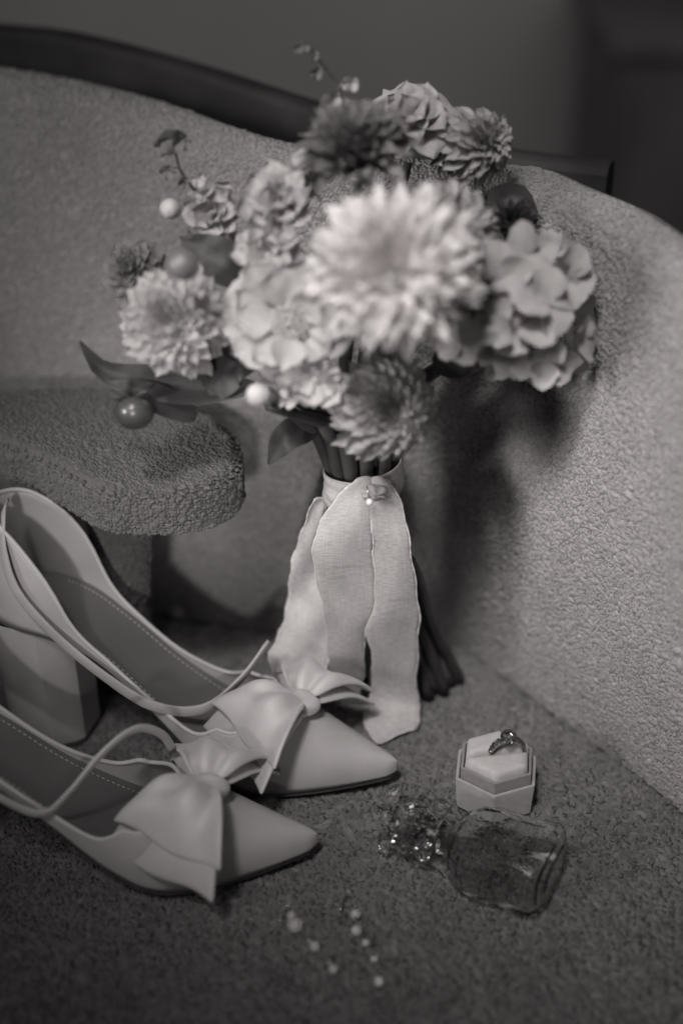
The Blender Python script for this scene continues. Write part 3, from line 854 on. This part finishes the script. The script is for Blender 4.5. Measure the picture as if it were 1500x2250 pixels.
# wrap around the stems: tilted band with folds
wv, wuv = [], []
for i in range(48):
    a = 2 * math.pi * i / 48
    for j in range(9):
        h = j / 8
        r = .0230 + -.0012 * h + .0008 * math.sin(h * 14 + math.cos(a) * 2.2 + a) + .0006 * math.sin(5 * a + h * 4)
        zc = K[2] - .0010 + h * .0190 + .0050 * math.cos(a) * 1.0 + .002 * math.sin(a)
        wv.append((K[0] + r * math.cos(a), K[1] - .012 + .95 * r * math.sin(a), zc)); wuv.append((i / 48, h))
solidify(obj('ribbon_wrap', wv, grid_faces(48, 9, wrap_u=True), M['ribbon'], bq, True, wuv), .0008)
kc = atd(822, 1080, .692)
kv, kf, kuv = grid(28, 12, lambda u, v: (0, 0, 0))
kv = []
for i in range(28):
    th = math.pi * i / 27
    for j in range(24):
        a = 2 * math.pi * j / 24
        rr = (1 + .10 * math.sin(6 * a + 2 * th))
        kv.append((kc[0] + (.0080 * rr) * math.sin(th) * math.cos(a), kc[1] - .001 + .0034 * rr * math.cos(th), kc[2] + .0048 * rr * math.sin(th) * math.sin(a)))
obj('ribbon_knot', kv, grid_faces(28, 24), M['ribbon'], bq, True, [((k // 24) / 27, (k % 24) / 23) for k in range(28 * 24)])
c = atd(812, 1103, .684); v, f = ball(c, .0021, 16, 10); pin = obj('pearl_pin', v, f, M['pearl'], bq)
v, f = tube([tuple(atd(806, 1068, .686)), tuple(atd(809, 1085, .684)), tuple(c)], .0004, 8); obj('pin_shaft', v, f, M['metal'], pin, world_space=False)

# ------------------------------------------------------------------ shoes
def lerp_tab(x, xs_, ys_): return float(np.interp(x, xs_, ys_))
def smooth_tab(xs_, ys_):
    P = spline([(a, b, 0) for a, b in zip(xs_, ys_)], 300)
    return lambda x: float(np.interp(x, P[:, 0], P[:, 1]))
zb = smooth_tab([0, .03, .055, .08, .11, .14, .165, .20, .235, .248], [.090, .0885, .083, .068, .042, .018, .006, .0045, .006, .008])
wd = smooth_tab([0.0, .004, .012, .03, .05, .08, .11, .14, .165, .19, .215, .235, .244, .248], [.0, .012, .021, .0275, .027, .024, .0255, .0325, .036, .0315, .0205, .0100, .0048, .0])
hv = smooth_tab([0, .03, .06, .09, .12, .145, .165, .19, .22, .24, .248], [.12, .12, .11, .08, .055, .048, .046, .034, .021, .0125, .007])
hw = smooth_tab([0, .02, .045, .065, .085, .11, .135, .15], [.066, .058, .031, .011, .006, .007, .014, .028])
THROAT = .178
def qmax(x):
    if x >= THROAT: return math.pi / 2
    a = math.asin(min(.98, hw(x) / hv(x)))
    if x > .145:
        t = (x - .145) / (THROAT - .145); a = a * (1 - t ** 3) + math.pi / 2 * t ** 3
    return a

def shoe(loc, rz, scale, label, mirror, bow_tilt, bow_drop, arch=False):
    root = empty('high_heel_shoe', loc, rz, label, 'shoe', 'pair of satin bow heels')
    ms = -1 if mirror else 1
    def S(p): return (p[0] * scale, ms * p[1] * scale, p[2] * scale)
    def add(name, v, f, mat, parent=None, smooth=True, uv=None):
        if ms < 0: f = [tuple(reversed(q)) for q in f]
        me = make_mesh(name, [S(p) for p in v], f, mat, smooth, uv)
        o = bpy.data.objects.new(name, me); col.objects.link(o); o.parent = parent or root
        return o
    xs_ = np.concatenate([np.linspace(0, .02, 10), np.linspace(.023, .143, 34), np.linspace(.146, .174, 16), np.linspace(.1775, .243, 26), [.2445, .246, .247, .2476, .248]])
    def sec(x, side, th):
        w, h = wd(x), hv(x)
        y = side * w * max(0, math.cos(th)) ** .92; zz = h * math.sin(th)
        xx = x + (.34 * zz if x < .04 else .34 * zz * max(0, 1 - (x - .04) / .05)) - .012 * (zz / .06) ** 1.5 * (1 if x < .02 else max(0, 1 - (x - .02) / .03))
        return (xx, y, zb(x) + zz)
    nt = 14; vs, f = [], []
    rim = []
    # walk from the toe along one side, round the heel, back along the other side
    path = [(x, 1) for x in xs_[::-1]] + [(x, -1) for x in xs_[1:]]
    for (x, s) in path:
        qm = qmax(x)
        for j in range(nt): vs.append(sec(x, s, qm * j / (nt - 1)))
        if x <= THROAT + .001: rim.append(sec(x, s, qm))
    f = grid_faces(len(path), nt)
    up = add('upper', vs, f, M['leather'])
    up.data.materials.append(M['lining'])
    wm = up.modifiers.new('weld', 'WELD'); wm.merge_threshold = .00025
    m = up.modifiers.new('thickness', 'SOLIDIFY'); m.thickness = .0014; m.offset = 0; m.material_offset = 1 if False else 0
    # topline piping
    v, ff = tube(rim, .0013, 8); add('piping', v, ff, M['piping'], up)
    # insole
    v = []
    xi = np.concatenate([np.linspace(.001, .02, 8), np.linspace(.025, .20, 40)])
    for x in xi:
        for j in range(9):
            e = -1 + j / 4; v.append((x, e * wd(x) * .97, zb(x) + .0022 + .0015 * e * e))
    add('insole', v, grid_faces(len(xi), 9), M['lining'])
    # insole stitching
    for s in (-1, 1):
        parts = []
        for k in range(46):
            x = .04 + k * .0026; parts.append(tube([(x, s * wd(x) * .80, zb(x) + .0036), (x + .0014, s * wd(x + .0014) * .80, zb(x + .0014) + .0036)], .00028, 5))
        vv, ff = merge(parts); o = add('stitching', vv, ff, M['stitch']); o['kind'] = 'stuff'
    # outsole
    v = []
    for x in xs_:
        for (e, dz) in ((-1, 0), (-1, -.0035), (0, -.0038), (1, -.0035), (1, 0)):
            v.append((x, e * max(.0005, wd(x) - .0004), zb(x) + dz + .0004))
    add('outsole', v, grid_faces(len(xs_), 5), M['outsole'], smooth=False)
    # block heel: rounded at the back, flat breast with chamfered corners
    prof = []
    for k in range(13):
        a = math.pi / 2 + math.pi * k / 12
        prof.append((.020 + .0190 * math.cos(a), .0262 * math.sin(a)))
    prof += [(.040, -.0262), (.052, -.018), (.056, -.012), (.056, .012), (.052, .018), (.040, .0262)]
    v = []
    n = len(prof)
    for lv in range(7):
        h = lv / 6
        for (x, y) in prof:
            k = .90 + .10 * h
            xx = .029 + (x - .029) * k + .004 * (1 - h); v.append((xx, y * k, .0005 + (zb(min(max(x, 0), .06)) - .0036) * h))
    ff = [(l * n + k, l * n + (k + 1) % n, (l + 1) * n + (k + 1) % n, (l + 1) * n + k) for l in range(6) for k in range(n)]
    ff += [tuple(range(n - 1, -1, -1))]
    hl = add('heel', v, ff, M['leather'], smooth=True); hl.data.set_sharp_from_angle(angle=R(32)); bevel(hl, .0010, 2)
    # heel tip
    v2 = [((.029 + (x - .029) * .9 + .004), y * .9, z) for z in (-.0015, .0006) for (x, y) in prof]
    add('heel_tip', v2, [(k, (k + 1) % n, n + (k + 1) % n, n + k) for k in range(n)] + [tuple(range(n - 1, -1, -1)), tuple(range(n, 2 * n))], M['outsole'], smooth=False)
    # ankle strap: slack, from the top of the counter down the near side and over the insole
    sd = -1 * ms
    sp_ = [(.020, sd * .002, .154), (.024, sd * .014, .154), (.028, sd * .026, .138), (.036, sd * .0315, .116), (.056, sd * .0330, .092), (.084, sd * .0325, .068), (.112, sd * .0300, .050), (.136, sd * .016, .042), (.152, sd * -.006, .050), (.164, sd * -.026, .066)]
    if arch: sp_ = sp_[:6] + [(.108, sd * .0305, .052), (.122, sd * .024, .060), (.138, sd * .008, .074), (.152, sd * -.010, .076), (.163, sd * -.024, .062), (.168, sd * -.031, .044)]
    Pp = spline(sp_, 60); v = []
    for i in range(60):
        t = Vector(Pp[min(i + 1, 59)] - Pp[max(i - 1, 0)]).normalized()
        side = Vector((0, 1, .55)).normalized() if i > 40 else Vector((.35, .2 * sd, 1)).normalized()
        bl = min(1, max(0, (i - 30) / 14)); side = (Vector((.5, .1 * sd, .9)).normalized() * (1 - bl) + Vector((.35, .3, .9)).normalized() * bl)
        wv_ = (side - t * side.dot(t)).normalized(); nv_ = t.cross(wv_)
        for (a, b_) in ((-1, -.4), (-1, .4), (-.8, .7), (.8, .7), (1, .4), (1, -.4), (.8, -.7), (-.8, -.7)):
            v.append(Vector(Pp[i]) + wv_ * a * (.0024 if arch else .0034) + nv_ * b_ * .0012)
    ff = [(i * 8 + k, i * 8 + (k + 1) % 8, (i + 1) * 8 + (k + 1) % 8, (i + 1) * 8 + k) for i in range(59) for k in range(8)] + [tuple(range(7, -1, -1)), tuple(59 * 8 + k for k in range(8))]
    add('ankle_strap', v, ff, M['leather'])
    # bow: gathered knot, two folded wings a side
    kx, kz = .190, zb(.190) + hv(.190) + .003
    kv = []
    for i in range(16):
        th = math.pi * i / 15
        for j in range(28):
            a = 2 * math.pi * j / 28; pl = 1 + .09 * math.sin(5 * a + 1.5 * th) * math.sin(th)
            kv.append((kx + .0125 * math.cos(th) * 1.0, .0085 * pl * math.sin(th) * math.cos(a), kz + .004 + .0072 * pl * math.sin(th) * math.sin(a)))
    bow = add('bow_knot', kv, grid_faces(16, 28), M['satin'])
    def wing(side, length, w0, w1, yaw, lift, droop, zoff, seed, skew=0):
        g_ = random.Random(seed); v = []; nu_, nv_ = 22, 21
        for i in range(nu_):
            u = i / (nu_ - 1)
            for j in range(nv_):
                e = -1 + 2 * j / (nv_ - 1)
                hw_ = w0 + (w1 - w0) * (u ** .75)
                pl = .0016 * math.sin(u * 9 + e * 4 + seed * 3) * u * (1 - .6 * e) + .0030 * math.sin(e * 6.5 + seed) * math.sin(math.pi * min(1, u * 1.05) ** .7) + .0026 * math.cos(e * 3.1 + seed * 2) * u
                l_ = length * u * (1 + skew * e * .5 + .03 * abs(e) * u + .035 * math.sin(e * 5 + seed))
                yy = l_; xx = e * hw_
                ca, sa = math.cos(R(yaw)), math.sin(R(yaw))
                X_, Y_ = xx * ca + yy * sa, yy * ca - xx * sa
                Z_ = kz + .006 + zoff + lift * math.sin(math.pi * min(1, u * .9)) - droop * u * u + pl + .004 * (1 - e * e) * math.sin(math.pi * u)
                v.append((kx + X_, side * (.004 + Y_), Z_))
        o = add('bow_wing', v, grid_faces(nu_, nv_), M['satin'], bow)
        m_ = o.modifiers.new('thickness', 'SOLIDIFY'); m_.thickness = .0026; m_.offset = 0; subsurf(o, 1)
        return o
    near = -1 * ms
    wing(near, .037, .007, .034, -30 + bow_tilt, .006, .016 * bow_drop, .004, 1, .1)
    wing(near, .044, .007, .037, -32 + bow_tilt, .003, .022 * bow_drop, -.003, 2, .1)
    wing(-near, .036, .007, .031, 8, .006, .014, .001, 3, -.1)
    wing(-near, .041, .007, .033, 5, .002, .024, -.004, 4, -.1)
    return root

tb = atz(866, 1722, 0); hb = atz(132, 1592, 0)
ang = math.atan2(tb[1] - hb[1], tb[0] - hb[0]); sc = np.linalg.norm(tb - hb) / (.247 - .035)
sc = min(sc, 1.08)
base = tb - np.array([math.cos(ang), math.sin(ang), 0]) * .247 * sc
shoe((base[0], base[1], .0022), ang, sc, 'pale high heel shoe with block heel and satin bow, nearest the bouquet', False, -8, .8)
tf = atz(691, 1884, 0); ang2 = ang + R(13)
base2 = tf - np.array([math.cos(ang2), math.sin(ang2), 0]) * .247 * sc
shoe((base2[0], base2[1], .0022), ang2, sc, 'blurred high heel shoe in front, its heel out of frame', False, 4, 1.0, True)

# ------------------------------------------------------------------ ring box
rb_c = atz(1085, 1755, 0)
box = empty('ring_box', tuple(rb_c), label='small hexagonal velvet ring box standing open on the seat', cat='ring box')
HR = .0262; rot = R(-8)
def hexa(r, z, c=(0, 0)): return [np.array([rb_c[0] + c[0] + r * math.cos(rot + R(60 * k - 90 + 0)), rb_c[1] + c[1] + r * math.sin(rot + R(60 * k - 90)), z]) for k in range(6)]
def hex_shell(name, rings, mat, parent=None, cap_top=False, bev=.0009):
    v = []; [v.extend(hexa(r, z)) for r, z in rings]
    n = len(rings); f = [(l * 6 + k, l * 6 + (k + 1) % 6, (l + 1) * 6 + (k + 1) % 6, (l + 1) * 6 + k) for l in range(n - 1) for k in range(6)]
    f.append(tuple(range(5, -1, -1)))
    if cap_top: f.append(tuple((n - 1) * 6 + k for k in range(6)))
    return bevel(obj(name, v, f, mat, parent or box, smooth=False), bev)
hex_shell('base', [(.0245, .002), (HR, .024), (HR - .0022, .024), (HR - .0028, .006)], M['velvet'])
hex_shell('inner_lip', [(HR - .0032, .006), (HR - .0030, .0310), (HR - .0048, .0310), (HR - .005, .012)], M['velvet_dark'], bev=.0006)
# two cushion halves with the ring slot between
slot_dir = R(8)   # slot runs roughly left-right
def cushion(sign):
    hx = hexa(HR - .0056, 0)
    hx = [h - rb_c for h in hx]
    ca, sa = math.cos(slot_dir), math.sin(slot_dir)
    # clip hexagon by the slot line
    def side(p): return sign * (-sa * p[0] + ca * p[1]) - .0019
    out = []
    for k in range(6):
        a, b_ = hx[k], hx[(k + 1) % 6]
        if side(a) >= 0: out.append(a)
        if (side(a) >= 0) != (side(b_) >= 0):
            t = side(a) / (side(a) - side(b_)); out.append(a + (b_ - a) * t)
    out = np.array(out); n = len(out); c = out.mean(0)
    dense = []
    for k in range(n):
        for t in np.linspace(0, 1, 6, endpoint=False): dense.append(out[k] * (1 - t) + out[(k + 1) % n] * t)
    n = len(dense); v = []
    lay = [(1, .010), (1, .0300), (.985, .0325), (.95, .0342), (.88, .0352), (.7, .0358), (.4, .036), (.02, .036)]
    for s, z in lay:
        for p in dense: q = c + (p - c) * s; v.append((rb_c[0] + q[0], rb_c[1] + q[1], z))
    f = [(l * n + k, l * n + (k + 1) % n, (l + 1) * n + (k + 1) % n, (l + 1) * n + k) for l in range(len(lay) - 1) for k in range(n)]
    return obj('cushion_half', v, f, M['suede'], box)
cushion(1); cushion(-1)

# ring standing in the slot
rc = rb_c + np.array([.0060, .0008, .0325])
ring = empty('ring', tuple(rc), label='diamond ring standing in the slot of the hexagonal box', cat='ring')
RR = .0098
pts = []
ca, sa = math.cos(slot_dir), math.sin(slot_dir)
for k in range(49):
    a = 2 * math.pi * k / 48; pts.append(rc + np.array([RR * math.cos(a) * ca, RR * math.cos(a) * sa, RR * math.sin(a)]))
v, f = tube(pts, .0009, 10, cap=False); obj('band', v, f, M['metal'], ring)
def gem(c, r, up=(0, 0, 1), n=8):
    q = face_matrix((0, 0, 0), up).to_3x3(); v = []
    for (rr, z, o_) in ((.58, .38, 0), (1, .10, .5), (1, .0, .5)):
        for k in range(n):
            a = 2 * math.pi * (k + o_) / n; v.append(Vector(c) + q @ Vector((rr * r * math.cos(a), rr * r * math.sin(a), z * r)))
    v.append(Vector(c) + q @ Vector((0, 0, -.85 * r)))
    f = [tuple(range(n))]
    for l in range(2):
        for k in range(n): f.append((l * n + k, (l + 1) * n + k, (l + 1) * n + (k + 1) % n, l * n + (k + 1) % n))
    for k in range(n): f.append((2 * n + k, 3 * n, 2 * n + (k + 1) % n))
    return v, f
for k, (a, r) in enumerate([(90, .0046), (120, .0021), (135, .0019), (148, .0017), (160, .0015), (60, .0021), (45, .0019), (32, .0017)]):
    dirv = Vector((math.cos(R(a)) * ca, math.cos(R(a)) * sa, math.sin(R(a)))); c = Vector(rc) + dirv * (RR + .0013 + (r - .0015) * .6)
    upv = (dirv + Vector((0, -.45, 0))).normalized()
    v, f = gem(c, r, upv); st = obj('stone', v, f, M['crystal'], ring, smooth=False)
    sv = []
    q = face_matrix((0, 0, 0), upv).to_3x3(); nseg = 10
    for (rr, z) in ((1.08, .05), (.55, -.8)):
        for j in range(nseg):
            an = 2 * math.pi * j / nseg; sv.append(c + q @ Vector((rr * r * math.cos(an), rr * r * math.sin(an), z * r)))
    obj('setting', sv, [(j, (j + 1) % nseg, nseg + (j + 1) % nseg, nseg + j) for j in range(nseg)] + [tuple(range(2 * nseg - 1, nseg - 1, -1))], M['metal'], st, world_space=False)

# ------------------------------------------------------------------ glass bottle lying on the seat
gb = atz(1040, 1950, 0)
bot = empty('glass_bottle', tuple(gb), label='clear cut glass perfume bottle lying on the seat before the ring box', cat='bottle')
body_c = atz(1085, 1935, 0); stop_c = atz(890, 1870, 0)
ax = Vector(stop_c - body_c); ax.z = 0; ax.normalize()
sd = Vector((-ax.y, ax.x, 0))
def lay(name, stations, mat, parent, n=24, p=4, zc=.0, smooth=False, jag=0, seed=0, wall=0):
    """superellipse stations along the bottle's axis: (s, half width, half height)"""
    g_ = random.Random(seed); v = []
    for (s, a, b_) in stations:
        for k in range(n):
            th = 2 * math.pi * (k + .5) / n; cx, cy = math.cos(th), math.sin(th)
            x = math.copysign(abs(cx) ** (2 / p), cx) * a; z = math.copysign(abs(cy) ** (2 / p), cy) * b_
            j_ = 1 + g_.uniform(-jag, jag)
            q = Vector(body_c) + ax * s + sd * (x * j_) + Vector((0, 0, zc + z * j_)); v.append(q)
    m = len(stations); f = [(l * n + k, l * n + (k + 1) % n, (l + 1) * n + (k + 1) % n, (l + 1) * n + k) for l in range(m - 1) for k in range(n)]
    f += [tuple(range(n - 1, -1, -1)), tuple((m - 1) * n + k for k in range(n))]
    o = obj(name, v, f, mat, parent, smooth)
    if wall: solidify(o, wall, -1)
    return o
ZB = .0195
lay('body', [(-.0335, .017, .009), (-.031, .0235, .0140), (-.027, .0265, .0165), (-.012, .0255, .0160), (.004, .0270, .0168), (.014, .0250, .0155), (.021, .0190, .0130), (.0255, .0105, .009), (.027, .0080, .0078), (.032, .0078, .0078)], M['clear_glass'], bot, 15, 4, ZB, False, .045, 4, wall=.0026)
st = lay('stopper', [(.0325, .006, .006), (.0335, .011, .010), (.037, .0150, .0125), (.046, .0170, .0140), (.054, .0150, .0125), (.060, .010, .009)], M['clear_glass'], bot, 9, 2, ZB, False, .12, 8, wall=.002)
gq = random.Random(12)
for k in range(26):
    a = k * 2.4; sx_ = .036 + .026 * (k / 26)
    dv = (ax * gq.uniform(-.5, .6) + sd * math.cos(a) + Vector((0, 0, math.sin(a)))).normalized()
    c = Vector(body_c) + ax * sx_ + Vector((0, 0, ZB)) + dv * gq.uniform(.0135, .0190)
    if c.z < .0065: continue
    v, f = gem(c, gq.uniform(.0035, .0062), (dv + Vector((gq.uniform(-.4, .4), gq.uniform(-.4, .4), .2))).normalized(), 6); obj('cut_facet', v, f, M['cut_glass'], st, smooth=False, world_space=False)
lay('collar', [(.0325, .0086, .0086), (.0328, .0092, .0092), (.0350, .0092, .0092)], M['metal'], bot, 20, 2, ZB, True)

# ------------------------------------------------------------------ earrings
def earring(stones, label):
    p0 = atz(stones[0][0], stones[0][1], 0)
    e = empty('drop_earring', tuple(p0), label=label, cat='earring', group='pair of crystal drop earrings')
    prev = None
    for (px, py, r) in stones:
        c0_ = atz(px, py, .0); rr = rpx(r * .82, c0_); c = Vector((c0_[0], c0_[1], .0012 + rr * .85))
        v, f = gem(c, rr, (-.25, -.55, .8), 8); s = obj('crystal', v, f, M['facet'], e, smooth=False)
        q = face_matrix((0, 0, 0), (-.25, -.55, .8)).to_3x3(); sv = []; n_ = 12
        for (k1, z) in ((1.14, .08), (1.06, .12), (1.0, -.1), (.5, -.84), (.1, -.9)):
            for j in range(n_):
                an = 2 * math.pi * j / n_; sv.append(c + q @ Vector((k1 * rr * math.cos(an), k1 * rr * math.sin(an), z * rr)))
        obj('setting', sv, [(l * n_ + j, l * n_ + (j + 1) % n_, (l + 1) * n_ + (j + 1) % n_, (l + 1) * n_ + j) for l in range(4) for j in range(n_)], M['rhinestone'], s, world_space=False)
        if prev is not None:
            mid = (prev + c) / 2; v, f = tube([prev, mid + Vector((0, 0, -.001)), c], .0005, 6); obj('link', v, f, M['metal'], e)
        prev = c
    # hook
    c = Vector((p0[0], p0[1], .004)); P = [c + Vector((.004 * math.cos(R(a)) - .004, .010 * math.sin(R(a)) + .004, .001)) for a in range(0, 200, 15)]
    v, f = tube(P, .0004, 6); obj('hook', v, f, M['metal'], e)
earring([(648, 2048, 20), (641, 2024, 13), (691, 2092, 13), (732, 2141, 12)], 'crystal drop earring lying on the left, nearest the front shoe')
earring([(780, 2020, 13), (782, 2056, 14), (803, 2082, 10), (822, 2118, 10), (832, 2168, 14)], 'crystal drop earring lying on the right, nearest the glass bottle')
